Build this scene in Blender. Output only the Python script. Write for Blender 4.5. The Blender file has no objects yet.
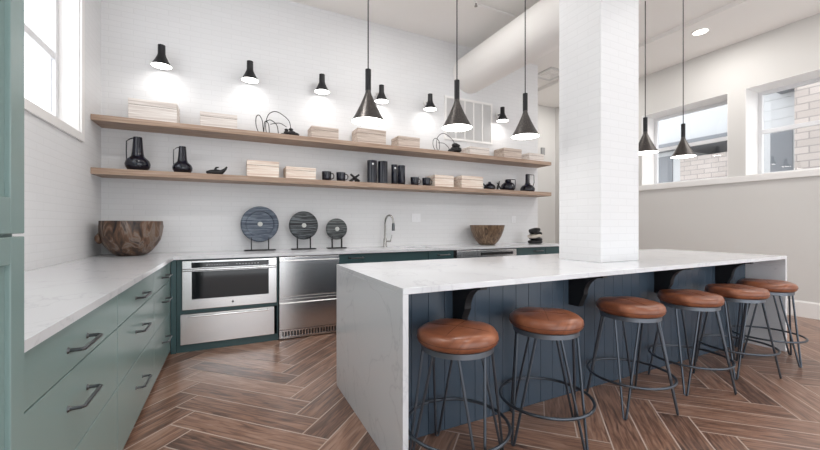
import bpy, bmesh, math, random
from mathutils import Vector, Matrix
random.seed(7)
C = bpy.context.scene.collection
PI = math.pi
# ------------------------------------------------------------------ camera
cam_d = bpy.data.cameras.new('camera'); cam_d.sensor_width = 36; cam_d.lens = 36 * 365 / 820
cam_d.clip_start = 0.05
cam = bpy.data.objects.new('camera', cam_d); C.objects.link(cam)
cam.location = (0, 0, 1.21); cam.rotation_euler = (PI/2, 0, -math.atan(180/365))
bpy.context.scene.camera = cam
# ------------------------------------------------------------------ world, exposure
W = bpy.data.worlds.new('world'); bpy.context.scene.world = W; W.use_nodes = True
wn = W.node_tree.nodes; wl = W.node_tree.links
bg = wn['Background']; bg.inputs['Color'].default_value = (0.935, 0.965, 1.0, 1); bg.inputs['Strength'].default_value = 2.1
vs = bpy.context.scene.view_settings
vs.view_transform = 'Standard'; vs.look = 'None'; vs.gamma = 1; vs.use_curve_mapping = False
vs.exposure = 0.38
def lamp(name, kind, loc, energy, color=(1,1,1), size=0.1, parent=None, rot=(0,0,0), spot=None, blend=.5):
    d = bpy.data.lights.new(name, kind); d.energy = energy; d.color = color
    if kind == 'AREA': d.shape = 'DISK'; d.size = size
    else: d.shadow_soft_size = size
    if spot: d.spot_size = spot; d.spot_blend = blend
    o = bpy.data.objects.new(name, d); C.objects.link(o); o.location = loc; o.rotation_euler = rot
    if parent: o.parent = parent
    return o
CAN_W = 14      # watts of each recessed ceiling lamp
PEND_W = 5
SCONCE_W = 2.2

# ------------------------------------------------------------------ materials
def mat(name, col, rough=.5, metal=0, spec=.5, coat=0):
    m = bpy.data.materials.new(name); m.use_nodes = True
    b = m.node_tree.nodes['Principled BSDF']
    b.inputs['Base Color'].default_value = (*col, 1); b.inputs['Roughness'].default_value = rough
    b.inputs['Metallic'].default_value = metal; b.inputs['Specular IOR Level'].default_value = spec
    b.inputs['Coat Weight'].default_value = coat
    return m
def srgb(r, g, b):
    f = lambda c: (c/255/12.92) if c/255 <= .04045 else ((c/255+.055)/1.055)**2.4
    return (f(r), f(g), f(b))
def N(m, t, **kw):
    n = m.node_tree.nodes.new(t)
    for k, v in kw.items(): setattr(n, k, v)
    return n
def L(m, a, b): m.node_tree.links.new(a, b)
def bsdf(m): return m.node_tree.nodes['Principled BSDF']
def ramp(m, fac, stops):
    r = N(m, 'ShaderNodeValToRGB'); L(m, fac, r.inputs['Fac'])
    e = r.color_ramp.elements
    while len(e) > 1: e.remove(e[-1])
    e[0].position = stops[0][0]; e[0].color = (*stops[0][1], 1)
    for p, c in stops[1:]:
        x = e.new(p); x.color = (*c, 1)
    return r.outputs['Color']
def noise_vec(m, scale, src='Object', nscale=1.0, detail=5, dist=0):
    tc = N(m, 'ShaderNodeTexCoord'); mp = N(m, 'ShaderNodeMapping'); mp.inputs['Scale'].default_value = scale
    L(m, tc.outputs[src], mp.inputs['Vector'])
    n = N(m, 'ShaderNodeTexNoise'); n.inputs['Scale'].default_value = nscale; n.inputs['Detail'].default_value = detail
    n.inputs['Distortion'].default_value = dist
    L(m, mp.outputs['Vector'], n.inputs['Vector'])
    return n.outputs['Fac']
def bump(m, h, strength=.3, dist=.01):
    b = N(m, 'ShaderNodeBump'); b.inputs['Strength'].default_value = strength; b.inputs['Distance'].default_value = dist
    L(m, h, b.inputs['Height']); L(m, b.outputs['Normal'], bsdf(m).inputs['Normal'])

M = {}
M['plaster'] = mat('plaster', srgb(215, 213, 210), .7)
M['ceiling_paint'] = mat('ceiling_paint', srgb(241, 238, 235), .8)
M['trim_paint'] = mat('trim_paint', srgb(238, 236, 234), .4)
def brick_paint():
    m = mat('painted_brick', srgb(233, 233, 234), .55)
    g = N(m, 'ShaderNodeNewGeometry'); s = N(m, 'ShaderNodeSeparateXYZ'); L(m, g.outputs['Position'], s.inputs[0])
    a = N(m, 'ShaderNodeMath', operation='ADD'); L(m, s.outputs['X'], a.inputs[0]); L(m, s.outputs['Y'], a.inputs[1])
    c = N(m, 'ShaderNodeCombineXYZ'); L(m, a.outputs[0], c.inputs['X']); L(m, s.outputs['Z'], c.inputs['Y'])
    b = N(m, 'ShaderNodeTexBrick'); L(m, c.outputs[0], b.inputs['Vector'])
    b.inputs['Scale'].default_value = 1; b.inputs['Brick Width'].default_value = .205; b.inputs['Row Height'].default_value = .057
    b.inputs['Mortar Size'].default_value = .005; b.inputs['Mortar Smooth'].default_value = .6
    b.inputs['Color1'].default_value = (*srgb(226, 226, 227), 1); b.inputs['Color2'].default_value = (*srgb(224, 224, 225), 1)
    b.inputs['Mortar'].default_value = (*srgb(220, 220, 221), 1)
    L(m, b.outputs['Color'], bsdf(m).inputs['Base Color'])
    nz = N(m, 'ShaderNodeTexNoise'); nz.inputs['Scale'].default_value = 30; L(m, c.outputs[0], nz.inputs['Vector'])
    mx = N(m, 'ShaderNodeMath', operation='MULTIPLY_ADD'); L(m, b.outputs['Fac'], mx.inputs[0]); mx.inputs[1].default_value = -1
    n2 = N(m, 'ShaderNodeMath', operation='MULTIPLY'); L(m, nz.outputs['Fac'], n2.inputs[0]); n2.inputs[1].default_value = .5
    L(m, n2.outputs[0], mx.inputs[2])
    bump(m, mx.outputs[0], .12, .004)
    return m
M['brick'] = brick_paint()
def cabinet_paint(name, c):
    m = mat(name, c, .26, 0, .5)
    return m
M['green'] = cabinet_paint('sage_teal_cabinet_paint', srgb(130, 152, 149))  # cabinet paint lightened, glare on the left run put into the colour
M['green_dark'] = cabinet_paint('deep_teal_cabinet_paint', srgb(62, 88, 91))  # same cabinet paint darkened, shade of the back run put into the colour
M['kick'] = mat('dark_kick_board', srgb(30, 45, 48), .6)
M['slate'] = cabinet_paint('slate_blue_panel_paint', srgb(66, 80, 94))
def quartz():
    m = mat('white_quartz', srgb(228, 229, 231), .12, 0, .5)
    f = noise_vec(m, (1, 1, 1), 'Object', 1.1, 6, 2.2)
    a = N(m, 'ShaderNodeMath', operation='SUBTRACT'); L(m, f, a.inputs[0]); a.inputs[1].default_value = .5
    b = N(m, 'ShaderNodeMath', operation='ABSOLUTE'); L(m, a.outputs[0], b.inputs[0])
    c = ramp(m, b.outputs[0], [(0, srgb(206, 207, 212)), (.005, srgb(217, 218, 221)), (.02, srgb(221, 222, 225))])
    L(m, c, bsdf(m).inputs['Base Color'])
    return m
M['quartz'] = quartz()
def steel(name, c, rough, sx=(1, 1, 30)):
    m = mat(name, c, rough, 1)
    f = noise_vec(m, sx, 'Object', 3, 3)
    r = N(m, 'ShaderNodeMapRange'); L(m, f, r.inputs['Value']); r.inputs['To Min'].default_value = rough-.02; r.inputs['To Max'].default_value = rough+.02
    L(m, r.outputs[0], bsdf(m).inputs['Roughness'])
    return m
M['steel'] = steel('brushed_stainless_steel', srgb(226, 226, 226), .24)
M['chrome'] = mat('brushed_nickel', srgb(170, 168, 165), .25, 1)
M['handle'] = mat('dark_pewter_handle', srgb(104, 107, 109), .3, 1)
M['black_glass'] = mat('black_glass', (.006, .007, .009), .06, 0, .5)
M['black_plastic'] = mat('black_plastic', (.01, .01, .012), .35)
M['white_mark'] = mat('white_print', (.7, .7, .7), .5)
M['grey_mark'] = mat('grey_emblem', (.12, .12, .12), .4)
M['black_metal'] = mat('matte_black_metal', srgb(30, 30, 33), .42, .3)
def cone_metal():
    m = mat('brushed_bronze_black_metal', srgb(70, 66, 64), .36, .95)
    f = noise_vec(m, (40, 40, 1), 'Object', 4, 3)
    c = ramp(m, f, [(.3, srgb(72, 71, 72)), (.7, srgb(104, 99, 95))])
    L(m, c, bsdf(m).inputs['Base Color'])
    return m
M['cone'] = cone_metal()
M['leg'] = mat('gunmetal_steel', srgb(84, 90, 98), .34, .8)
M['band'] = mat('grey_steel_band', srgb(112, 118, 126), .4, .7)
def emit(name, c, s):
    m = mat(name, (.9, .9, .9), .5)
    bsdf(m).inputs['Emission Color'].default_value = (*c, 1); bsdf(m).inputs['Emission Strength'].default_value = s
    return m
M['glow'] = emit('lit_diffuser', (1, .97, .93), 6)
M['glow_can'] = emit('lit_recessed_lens', (1, .93, .82), 4)
def wood_shelf():
    m = mat('oak_shelf_wood', srgb(150, 122, 102), .5)
    f = noise_vec(m, (1.2, 22, 30), 'Object', 2.2, 6, .6)
    c = ramp(m, f, [(.25, srgb(138, 112, 94)), (.5, srgb(166, 140, 121)), (.75, srgb(190, 168, 150))])
    L(m, c, bsdf(m).inputs['Base Color']); bump(m, f, .15, .003)
    return m
M['oak'] = wood_shelf()
def box_wood(name, a, b, c_):
    m = mat(name, b, .6)
    f = noise_vec(m, (1.6, 8, 55), 'Object', 1.7, 4, .5)
    c = ramp(m, f, [(.32, a), (.5, b), (.62, c_)])
    L(m, c, bsdf(m).inputs['Base Color'])
    return m
M['box_pale'] = box_wood('whitewashed_wood', srgb(196, 184, 176), srgb(222, 213, 206), srgb(234, 228, 222))
M['box_tan'] = box_wood('light_tan_wood', srgb(206, 178, 160), srgb(236, 220, 206), srgb(246, 238, 228))
M['box_brown'] = box_wood('taupe_wood', srgb(166, 148, 136), srgb(200, 184, 172), srgb(216, 204, 194))
M['lid_line'] = mat('dark_lid_seam', srgb(96, 74, 62), .7)
def ceramic():
    m = mat('blue_black_ceramic', srgb(11, 14, 30), .14, 0, .6)
    return m
M['ceramic'] = ceramic()
M['iron'] = mat('black_iron', srgb(28, 28, 30), .5, .2)
def root_wood(name, stops, sc):
    m = mat(name, stops[1][1], .38)
    f = noise_vec(m, sc, 'Object', 3, 7, 1.6)
    c = ramp(m, f, stops); L(m, c, bsdf(m).inputs['Base Color']); bump(m, f, .5, .01)
    return m
M['root'] = root_wood('gnarled_root_wood', [(.30, srgb(18, 14, 13)), (.42, srgb(66, 48, 38)), (.52, srgb(104, 76, 56)), (.60, srgb(128, 114, 104)), (.68, srgb(84, 70, 64)), (.78, srgb(30, 24, 22))], (4.2, 4.2, 1.2))
M['root2'] = root_wood('carved_brown_wood', [(.3, srgb(58, 44, 34)), (.5, srgb(112, 88, 68)), (.7, srgb(150, 126, 100))], (7, 7, 1.5))
def disc_mat(name, a, b):
    m = mat(name, a, .45)
    f = noise_vec(m, (2, 2, 55), 'Object', 2, 4, .8)
    c = ramp(m, f, [(.50, a), (.57, b)]); L(m, c, bsdf(m).inputs['Base Color']); bump(m, f, .5, .006)
    return m
M['disc_blue'] = disc_mat('weathered_blue_grey_stone', srgb(58, 68, 84), srgb(112, 122, 134))
M['disc_black'] = disc_mat('ridged_black_stone', srgb(22, 24, 28), srgb(98, 104, 108))
M['disc_grey'] = disc_mat('ridged_charcoal_stone', srgb(44, 48, 50), srgb(104, 108, 108))
M['disc_hub'] = mat('pale_stone_hub', srgb(190, 192, 188), .5)
M['cream'] = mat('cream_stone', srgb(206, 196, 184), .5)
def leather():
    m = mat('tan_leather', srgb(150, 84, 52), .3, 0, .5)
    f = noise_vec(m, (1, 1, 1), 'Object', 5, 6, 1.0)
    c = ramp(m, f, [(.3, srgb(84, 46, 33)), (.48, srgb(126, 74, 50)), (.68, srgb(164, 104, 74))])
    L(m, c, bsdf(m).inputs['Base Color'])
    g = noise_vec(m, (1, 1, 1), 'Object', 120, 2)
    bump(m, g, .12, .002)
    return m
M['leather'] = leather()
M['seam'] = mat('dark_leather_seam', srgb(84, 44, 30), .5)
M['plate'] = mat('white_switch_plate', srgb(238, 238, 240), .35)
M['grey_plastic'] = mat('grey_plastic', srgb(150, 150, 150), .5)
M['vent_dark'] = mat('vent_shadow_grey', srgb(216, 215, 214), .6)  # plain light grey of the louvres and vent frame
M['vinyl'] = mat('white_window_vinyl', srgb(226, 226, 228), .35)
M['dark_corbel'] = mat('dark_navy_corbel_paint', srgb(14, 17, 22), .55)
def glass():
    m = bpy.data.materials.new('window_glass'); m.use_nodes = True
    nt = m.node_tree; nt.nodes.clear()
    o = nt.nodes.new('ShaderNodeOutputMaterial'); t = nt.nodes.new('ShaderNodeBsdfTransparent'); g = nt.nodes.new('ShaderNodeBsdfGlossy')
    g.inputs['Roughness'].default_value = .02; x = nt.nodes.new('ShaderNodeMixShader'); x.inputs[0].default_value = .07
    nt.links.new(t.outputs[0], x.inputs[1]); nt.links.new(g.outputs[0], x.inputs[2]); nt.links.new(x.outputs[0], o.inputs[0])
    return m
M['glass'] = glass()
def plank_mat():
    m = mat('wood_look_tile', srgb(140, 100, 78), .29, 0, .7)
    uv = N(m, 'ShaderNodeUVMap'); uv.uv_map = 'UVMap'
    at = N(m, 'ShaderNodeAttribute'); at.attribute_name = 'tone'
    mp = N(m, 'ShaderNodeMapping'); mp.inputs['Scale'].default_value = (1.8, 20, 1); L(m, uv.outputs[0], mp.inputs['Vector'])
    n = N(m, 'ShaderNodeTexNoise'); n.inputs['Scale'].default_value = 2.4; n.inputs['Detail'].default_value = 7; n.inputs['Distortion'].default_value = 1.0
    L(m, mp.outputs[0], n.inputs['Vector'])
    a = N(m, 'ShaderNodeMath', operation='MULTIPLY_ADD'); L(m, at.outputs['Fac'], a.inputs[0]); a.inputs[1].default_value = .22
    s = N(m, 'ShaderNodeMath', operation='SUBTRACT'); L(m, n.outputs['Fac'], s.inputs[0]); s.inputs[1].default_value = .11
    L(m, s.outputs[0], a.inputs[2])
    c = ramp(m, a.outputs[0], [(.26, srgb(78, 58, 49)), (.42, srgb(116, 86, 71)), (.55, srgb(144, 108, 89)), (.76, srgb(170, 138, 120))])
    L(m, c, bsdf(m).inputs['Base Color']); bump(m, n.outputs['Fac'], .12, .002)
    return m
M['plank'] = plank_mat()
M['grout'] = mat('pale_grout', srgb(204, 188, 177), .8)
M['ext_white'] = mat('exterior_white_siding', srgb(196, 198, 200), .7)
M['ext_grey'] = mat('exterior_grey', srgb(118, 122, 128), .6)
def stone_mat():
    m = mat('exterior_stone', srgb(190, 182, 176), .8)
    g = N(m, 'ShaderNodeNewGeometry'); s = N(m, 'ShaderNodeSeparateXYZ'); L(m, g.outputs['Position'], s.inputs[0])
    a = N(m, 'ShaderNodeMath', operation='ADD'); L(m, s.outputs['X'], a.inputs[0]); L(m, s.outputs['Y'], a.inputs[1])
    c = N(m, 'ShaderNodeCombineXYZ'); L(m, a.outputs[0], c.inputs['X']); L(m, s.outputs['Z'], c.inputs['Y'])
    b = N(m, 'ShaderNodeTexBrick'); L(m, c.outputs[0], b.inputs['Vector'])
    b.inputs['Scale'].default_value = 1; b.inputs['Brick Width'].default_value = .38; b.inputs['Row Height'].default_value = .15
    b.inputs['Mortar Size'].default_value = .012
    b.inputs['Color1'].default_value = (*srgb(200, 190, 184), 1); b.inputs['Color2'].default_value = (*srgb(184, 174, 168), 1); b.inputs['Mortar'].default_value = (*srgb(158, 150, 146), 1)
    L(m, b.outputs['Color'], bsdf(m).inputs['Base Color'])
    return m
M['stone'] = stone_mat()
M['ext_ground'] = mat('exterior_paving', srgb(120, 120, 118), .9)

# ------------------------------------------------------------------ mesh helpers
def obj(name, bm, m, parent=None, smooth=False, loc=None):
    me = bpy.data.meshes.new(name)
    bmesh.ops.recalc_face_normals(bm, faces=bm.faces[:])
    bm.to_mesh(me); bm.free()
    if smooth:
        for p in me.polygons: p.use_smooth = True
        try: me.set_sharp_from_angle(angle=math.radians(38))
        except Exception: pass
    o = bpy.data.objects.new(name, me); C.objects.link(o)
    for x in (m if isinstance(m, (list, tuple)) else [m]): me.materials.append(x)
    if parent: o.parent = parent
    if loc: o.location = loc
    return o
def nb(): return bmesh.new()
def box(bm, x0, x1, y0, y1, z0, z1, bev=0, mi=0):
    r = bmesh.ops.create_cube(bm, size=1)
    vs_ = r['verts']
    for v in vs_:
        v.co = Vector((x0+(v.co.x+.5)*(x1-x0), y0+(v.co.y+.5)*(y1-y0), z0+(v.co.z+.5)*(z1-z0)))
    fs = list({f for v in vs_ for f in v.link_faces})
    if bev:
        es = list({e for v in vs_ for e in v.link_edges})
        r = bmesh.ops.bevel(bm, geom=es, offset=bev, segments=2, profile=.5, affect='EDGES')
        fs = list(set(r['faces']) | {f for f in fs if f.is_valid})
    for f in fs:
        if f.is_valid: f.material_index = mi
    return bm
def tube(bm, pts, r, seg=10, closed=False, cap=True):
    pts = [Vector(p) for p in pts]; n = len(pts); rs = r if isinstance(r, (list, tuple)) else [r]*n
    tang = []
    for i in range(n):
        if closed: t = pts[(i+1) % n]-pts[i-1]
        else: t = pts[min(i+1, n-1)]-pts[max(i-1, 0)]
        tang.append(t.normalized())
    up = Vector((0, 0, 1)) if abs(tang[0].z) < .9 else Vector((1, 0, 0))
    u = (up-tang[0]*up.dot(tang[0])).normalized(); rings = []
    for i in range(n):
        t = tang[i]; u = (u-t*u.dot(t)).normalized(); w = t.cross(u)
        rings.append([bm.verts.new(pts[i]+(u*math.cos(2*PI*k/seg)+w*math.sin(2*PI*k/seg))*rs[i]) for k in range(seg)])
    m_ = n if closed else n-1
    for i in range(m_):
        a, b = rings[i], rings[(i+1) % n]
        for k in range(seg): bm.faces.new((a[k], a[(k+1) % seg], b[(k+1) % seg], b[k]))
    if cap and not closed:
        bm.faces.new(rings[0][::-1]); bm.faces.new(rings[-1])
    return bm
def ring_pts(c, R, n=40, axis='z', a0=0, a1=2*PI):
    out = []
    for i in range(n):
        a = a0+(a1-a0)*i/(n if abs(a1-a0-2*PI) < 1e-6 else n-1)
        p = {'z': (R*math.cos(a), R*math.sin(a), 0), 'y': (R*math.cos(a), 0, R*math.sin(a)), 'x': (0, R*math.cos(a), R*math.sin(a))}[axis]
        out.append((c[0]+p[0], c[1]+p[1], c[2]+p[2]))
    return out
def lathe(bm, prof, seg=40, c=(0, 0, 0), fn=None, closed=False):
    rings = []
    for (r, z) in prof:
        if r < 1e-5: rings.append([bm.verts.new((c[0], c[1], c[2]+z))])
        else:
            rg = []
            for k in range(seg):
                a = 2*PI*k/seg; x, y, zz = r*math.cos(a), r*math.sin(a), z
                if fn: x, y, zz = fn(x, y, zz, a)
                rg.append(bm.verts.new((c[0]+x, c[1]+y, c[2]+zz)))
            rings.append(rg)
    prs = list(zip(rings[:-1], rings[1:]))
    if closed: prs.append((rings[-1], rings[0]))
    for a, b in prs:
        for k in range(seg):
            k2 = (k+1) % seg
            if len(a) == 1 and len(b) == 1: continue
            if len(a) == 1: bm.faces.new((a[0], b[k2], b[k]))
            elif len(b) == 1: bm.faces.new((a[k], a[k2], b[0]))
            else: bm.faces.new((a[k], a[k2], b[k2], b[k]))
    return bm
def prism(bm, poly, axis, t0, t1):
    """extrude polygon; axis 'x': poly in (y,z); 'y': poly in (x,z); 'z': (x,y)"""
    def P(p, t): return {'x': (t, p[0], p[1]), 'y': (p[0], t, p[1]), 'z': (p[0], p[1], t)}[axis]
    a = [bm.verts.new(P(p, t0)) for p in poly]; b = [bm.verts.new(P(p, t1)) for p in poly]
    bm.faces.new(a[::-1]); bm.faces.new(b)
    for i in range(len(poly)):
        j = (i+1) % len(poly); bm.faces.new((a[i], a[j], b[j], b[i]))
    return bm
def thing(name, label, cat, loc=(0, 0, 0), rz=0, group=None):
    o = bpy.data.objects.new(name, None); C.objects.link(o); o.empty_display_size = .05
    o.location = loc; o.rotation_euler = (0, 0, rz); o['label'] = label; o['category'] = cat
    if group: o['group'] = group
    return o
def tag(o, label, cat, group=None):
    o['label'] = label; o['category'] = cat
    if group: o['group'] = group
    return o
def struct(name, bm, m, parent=None, **k):
    o = obj(name, bm, m, parent, **k)
    if not parent: o['kind'] = 'structure'
    return o
def dup(root, loc, rz=None, label=None, group=None):
    def rec(o, par):
        c = o.copy(); C.objects.link(c)
        if par: c.parent = par
        for ch in list(o.children): rec(ch, c)
        return c
    r = rec(root, None); r.location = loc
    if rz is not None: r.rotation_euler = (0, 0, rz)
    if label: r['label'] = label
    if group: r['group'] = group
    return r

# ================================================================== STRUCTURE
XL, YB, XR, ZC = -1.17, 4.70, 6.76, 3.98
Y0 = -1.8; YF = 6.1; XE = 4.79
# floor: herringbone planks in one mesh
def floor():
    bm = nb(); tone = bm.faces.layers.float.new('tone'); uv = bm.loops.layers.uv.new('UVMap')
    box(bm, XL, XR, Y0, YF, -.06, -.0015)
    for f in bm.faces: f.material_index = 1
    P_, s, d = .70, .1215, .243; g = .004
    y = 3.114; xa = -.325
    rnd = random.Random(3)
    x0, x1, y0, y1 = XL, XR, Y0, YF
    def clip(poly, k, lim, sg):
        out = []
        for i in range(len(poly)):
            a, b = poly[i], poly[(i+1) % len(poly)]
            ia, ib = sg*(a[k]-lim) >= 0, sg*(b[k]-lim) >= 0
            if ia: out.append(a)
            if ia != ib:
                t = (lim-a[k])/(b[k]-a[k]); out.append((a[0]+t*(b[0]-a[0]), a[1]+t*(b[1]-a[1])))
        return out
    ycur = y
    cols = {}
    for j in range(-3, 13):
        down = (j % 2 == 0)
        xj = xa+j*P_; yj = y if down else y-P_
        for k in range(-60, 60):
            yk = yj+k*d
            if down:
                o = Vector((xj, yk)); e = Vector((1, -1)).normalized(); w = Vector((1, 1)).normalized()
            else:
                o = Vector((xj, yk)); e = Vector((1, 1)).normalized(); w = Vector((1, -1)).normalized()
            Lp, Wp = P_*math.sqrt(2), s*math.sqrt(2)
            poly = [o+e*a+w*b for a, b in ((g, g), (Lp-g, g), (Lp-g, Wp-g), (g, Wp-g))]
            poly = [(p.x, p.y) for p in poly]
            for kk, lim, sg in ((0, x0, 1), (0, x1, -1), (1, y0, 1), (1, y1, -1)):
                if len(poly) > 2: poly = clip(poly, kk, lim, sg)
            if len(poly) < 3: continue
            vsx = [bm.verts.new((p[0], p[1], 0)) for p in poly]
            try: f = bm.faces.new(vsx)
            except Exception: continue
            f[tone] = rnd.random(); off = rnd.random()*20
            for lp in f.loops:
                q = Vector((lp.vert.co.x, lp.vert.co.y))-o
                lp[uv].uv = (q.dot(e)+off, q.dot(w)+off*.7)
            f.material_index = 0
    me = bpy.data.meshes.new('floor'); bm.to_mesh(me); bm.free()
    for p in me.polygons:
        if p.material_index == 0 and p.normal.z < 0: p.flip()
    o = bpy.data.objects.new('floor', me); C.objects.link(o); me.materials.append(M['plank']); me.materials.append(M['grout']); o['kind'] = 'structure'
floor()
# ceiling: main field and the lower band along the right wall
b = nb(); box(b, XL-.2, 5.6, Y0, YF+.15, ZC, ZC+.12); box(b, 5.6, XR+.5, Y0, YF+.15, ZC-.06, ZC+.12); struct('ceiling', b, M['ceiling_paint'])
# back wall with return
b = nb(); box(b, XL-.2, XE, YB, YB+.15, 0, ZC); struct('wall_back', b, M['brick'])
b = nb(); box(b, XE-.15, XE, YB+.15, YF, 0, ZC); struct('wall_return', b, M['plaster'])
b = nb(); box(b, XE-.15, XR+.5, YF, YF+.15, 0, ZC); struct('wall_far', b, M['plaster'])
# left wall with window opening
WY0, WY1, WZ0, WZ1 = 1.25, 4.10, 2.01, 3.40
b = nb()
box(b, XL-.2, XL, Y0, WY0, 0, ZC); box(b, XL-.2, XL, WY1, YB, 0, ZC); box(b, XL-.2, XL, WY0, WY1, 0, WZ0); box(b, XL-.2, XL, WY0, WY1, WZ1, ZC)
struct('wall_left', b, M['brick'])
# left window
def double_window(name, x0, x1, y0, y1, z0, z1, rail, inner):
    root = bpy.data.objects.new(name, None); C.objects.link(root); root['kind'] = 'structure'
    fw = .055; xm = (x0+x1)/2
    bm = nb()
    box(bm, x0, x1, y0, y0+fw, z0, z1, .004); box(bm, x0, x1, y1-fw, y1, z0, z1, .004)
    box(bm, x0, x1, y0+fw, y1-fw, z0, z0+fw, .004); box(bm, x0, x1, y0+fw, y1-fw, z1-fw, z1, .004)
    struct('window_frame', bm, M['vinyl'], root)
    bm = nb(); box(bm, x0+.005, x1-.005, y0+fw, y1-fw, rail-.03, rail+.03, .004); struct('meeting_rail', bm, M['vinyl'], root)
    for a, c in ((z0+fw, rail-.03), (rail+.03, z1-fw)):
        bm = nb(); box(bm, xm-.003, xm+.003, y0+fw, y1-fw, a, c); struct('glass_pane', bm, M['glass'], root)
    return root
double_window('window_1', XL-.19, XL-.135, 3.12, WY1-.001, WZ0+.001, WZ1-.001, 2.62, 1)
double_window('window_1', XL-.19, XL-.135, WY0+.001, 3.12, WZ0+.001, WZ1-.001, 2.62, 1)  # unseen near half, opening lengthened to let in more daylight
b = nb()
box(b, XL-.134, XL-.0005, WY1-.008, WY1-.0005, WZ0, WZ1); box(b, XL-.134, XL-.0005, WY0+.0005, WY0+.008, WZ0, WZ1); box(b, XL-.134, XL-.0005, WY0+.008, WY1-.008, WZ0, WZ0+.008); box(b, XL-.134, XL-.0005, WY0+.008, WY1-.008, WZ1-.008, WZ1)
struct('trim_3', b, M['trim_paint'])
b = nb(); cw = .07
box(b, XL, XL+.018, WY1, WY1+cw, WZ0-cw, WZ1+cw, .003); box(b, XL, XL+.018, WY0-cw, WY0, WZ0-cw, WZ1+cw, .003)
box(b, XL, XL+.018, WY0, WY1, WZ0-cw, WZ0, .003); box(b, XL, XL+.018, WY0, WY1, WZ1, WZ1+cw, .003)
struct('trim_1', b, M['trim_paint'])
# right wall, two deep window openings; nearest third one unseen, added for glare
TH = .45
RW = [(2.826, 4.12), (1.32, 2.62), (-.186, 1.114)]; RZ0, RZ1 = 1.93, 3.21
b = nb()
box(b, XR, XR+TH, Y0, YF, 0, RZ0); box(b, XR, XR+TH, Y0, YF, RZ1, ZC-.06)
for a, c in ((Y0, -.186), (1.114, 1.32), (2.62, 2.826), (4.12, YF)): box(b, XR, XR+TH, a, c, RZ0, RZ1)
struct('wall_right', b, M['plaster'])
for a, c in RW:
    b = nb(); box(b, XR+.001, XR+.369, c-.008, c-.0005, RZ0, RZ1); box(b, XR+.001, XR+.369, a+.0005, a+.008, RZ0, RZ1); box(b, XR+.001, XR+.369, a+.008, c-.008, RZ0, RZ0+.008); box(b, XR+.001, XR+.369, a+.008, c-.008, RZ1-.008, RZ1)
    struct('trim_4', b, M['trim_paint'])
for i, (a, c) in enumerate(RW):
    double_window('window_%d' % (i+2), XR+.37, XR+.43, a+.001, c-.001, RZ0+.001, RZ1-.001, 2.60, 1)
b = nb(); box(b, XR-.025, XR, Y0, 4.3, RZ0-.09, RZ0-.003, .004); struct('trim_2', b, M['trim_paint'])
b = nb(); prism(b, [(XR, 0), (XR-.016, 0), (XR-.016, .19), (XR-.008, .21), (XR, .21)], 'y', Y0, YF); struct('baseboard_right', b, M['trim_paint'])
# unseen rear wall added to limit incoming daylight, with two wide open gaps
b = nb(); box(b, XL, XR, Y0-.15, Y0, 2.95, ZC-.06)
for a, c in ((XL, -.7), (2.6, 3.1), (6.3, XR)): box(b, a, c, Y0-.15, Y0, 0, 2.95)
struct('wall_rear', b, M['plaster'])
# column standing in the island
b = nb(); box(b, 2.60, 3.08, 1.90, 2.304, .914, ZC, .004); struct('column', b, M['brick'])
# ceiling details
b = nb()
tube(b, [(3.33, YB, 3.54), (3.33, Y0, 3.54)], .28, 48, cap=True)
tag(obj('ceiling_duct', b, M['ceiling_paint'], smooth=True), 'large round white air duct running under the ceiling towards the column', 'duct')
t = thing('sprinkler_pipe', 'thin white pipe with a small drop nozzle under the ceiling beside the duct', 'pipe', (2.73, 3.69, 3.95))
b = nb(); tube(b, [(0, 0, 0), (.62, 0, 0)], .011, 8); tube(b, [(.0, 0, .03), (0, 0, 0)], .011, 8); obj('pipe', b, M['trim_paint'], t, True)
b = nb(); tube(b, [(0, 0, 0), (0, 0, -.03)], .012, 8); lathe(b, [(0, -.03), (.02, -.03), (.02, -.034), (0, -.034)], 12); obj('nozzle', b, M['chrome'], t, True)
def ceiling_vent(x, y, z, s, label):
    t = thing('ceiling_vent', label, 'vent', (x, y, z))
    b = nb(); h = s/2; w = .05
    box(b, -h, h, -h, -h+w, -.015, 0, .003); box(b, -h, h, h-w, h, -.015, 0, .003); box(b, -h, -h+w, -h+w, h-w, -.015, 0, .003); box(b, h-w, h, -h+w, h-w, -.015, 0, .003)
    obj('vent_frame', b, M['vent_dark'], t)
    b = nb()
    for k in range(1, 4):
        q = h*k/4.2
        for sx in (-1, 1):
            box(b, sx*q-.008, sx*q+.008, -q, q, -.010, 0); box(b, -q, q, sx*q-.008, sx*q+.008, -.010, 0)
    obj('louvre', b, M['trim_paint'], t)
ceiling_vent(5.27, 4.86, ZC, .46, 'square white air diffuser in the ceiling just past the end of the brick wall')
def can(x, y, z, label=None):
    t = thing('recessed_light', label, 'ceiling light', (x, y, z))
    b = nb(); lathe(b, [(.085, 0), (.11, 0), (.108, -.008), (.088, -.006)], 32, closed=True); obj('trim_ring', b, M['trim_paint'], t, True)
    b = nb(); lathe(b, [(0, -.002), (.085, -.002), (.085, 0), (0, 0)], 32); obj('lens', b, M['glow_can'], t, True)
    lamp('recessed_lamp', 'AREA', (0, 0, -.02), CAN_W, (1, .98, .95), .17, t)
    return t
can(5.92, 2.79, ZC-.06, 'round recessed downlight in the ceiling above the tall right windows')
can(5.92, 0.6, ZC-.06, 'round recessed downlight in the right ceiling band, out of frame nearest the camera')  # out of view, added as ambient fill
can(6.2, 5.0, ZC-.06, 'round recessed downlight in the side passage beyond the end of the brick wall')  # hidden behind the column, added to brighten the far wall
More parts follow.
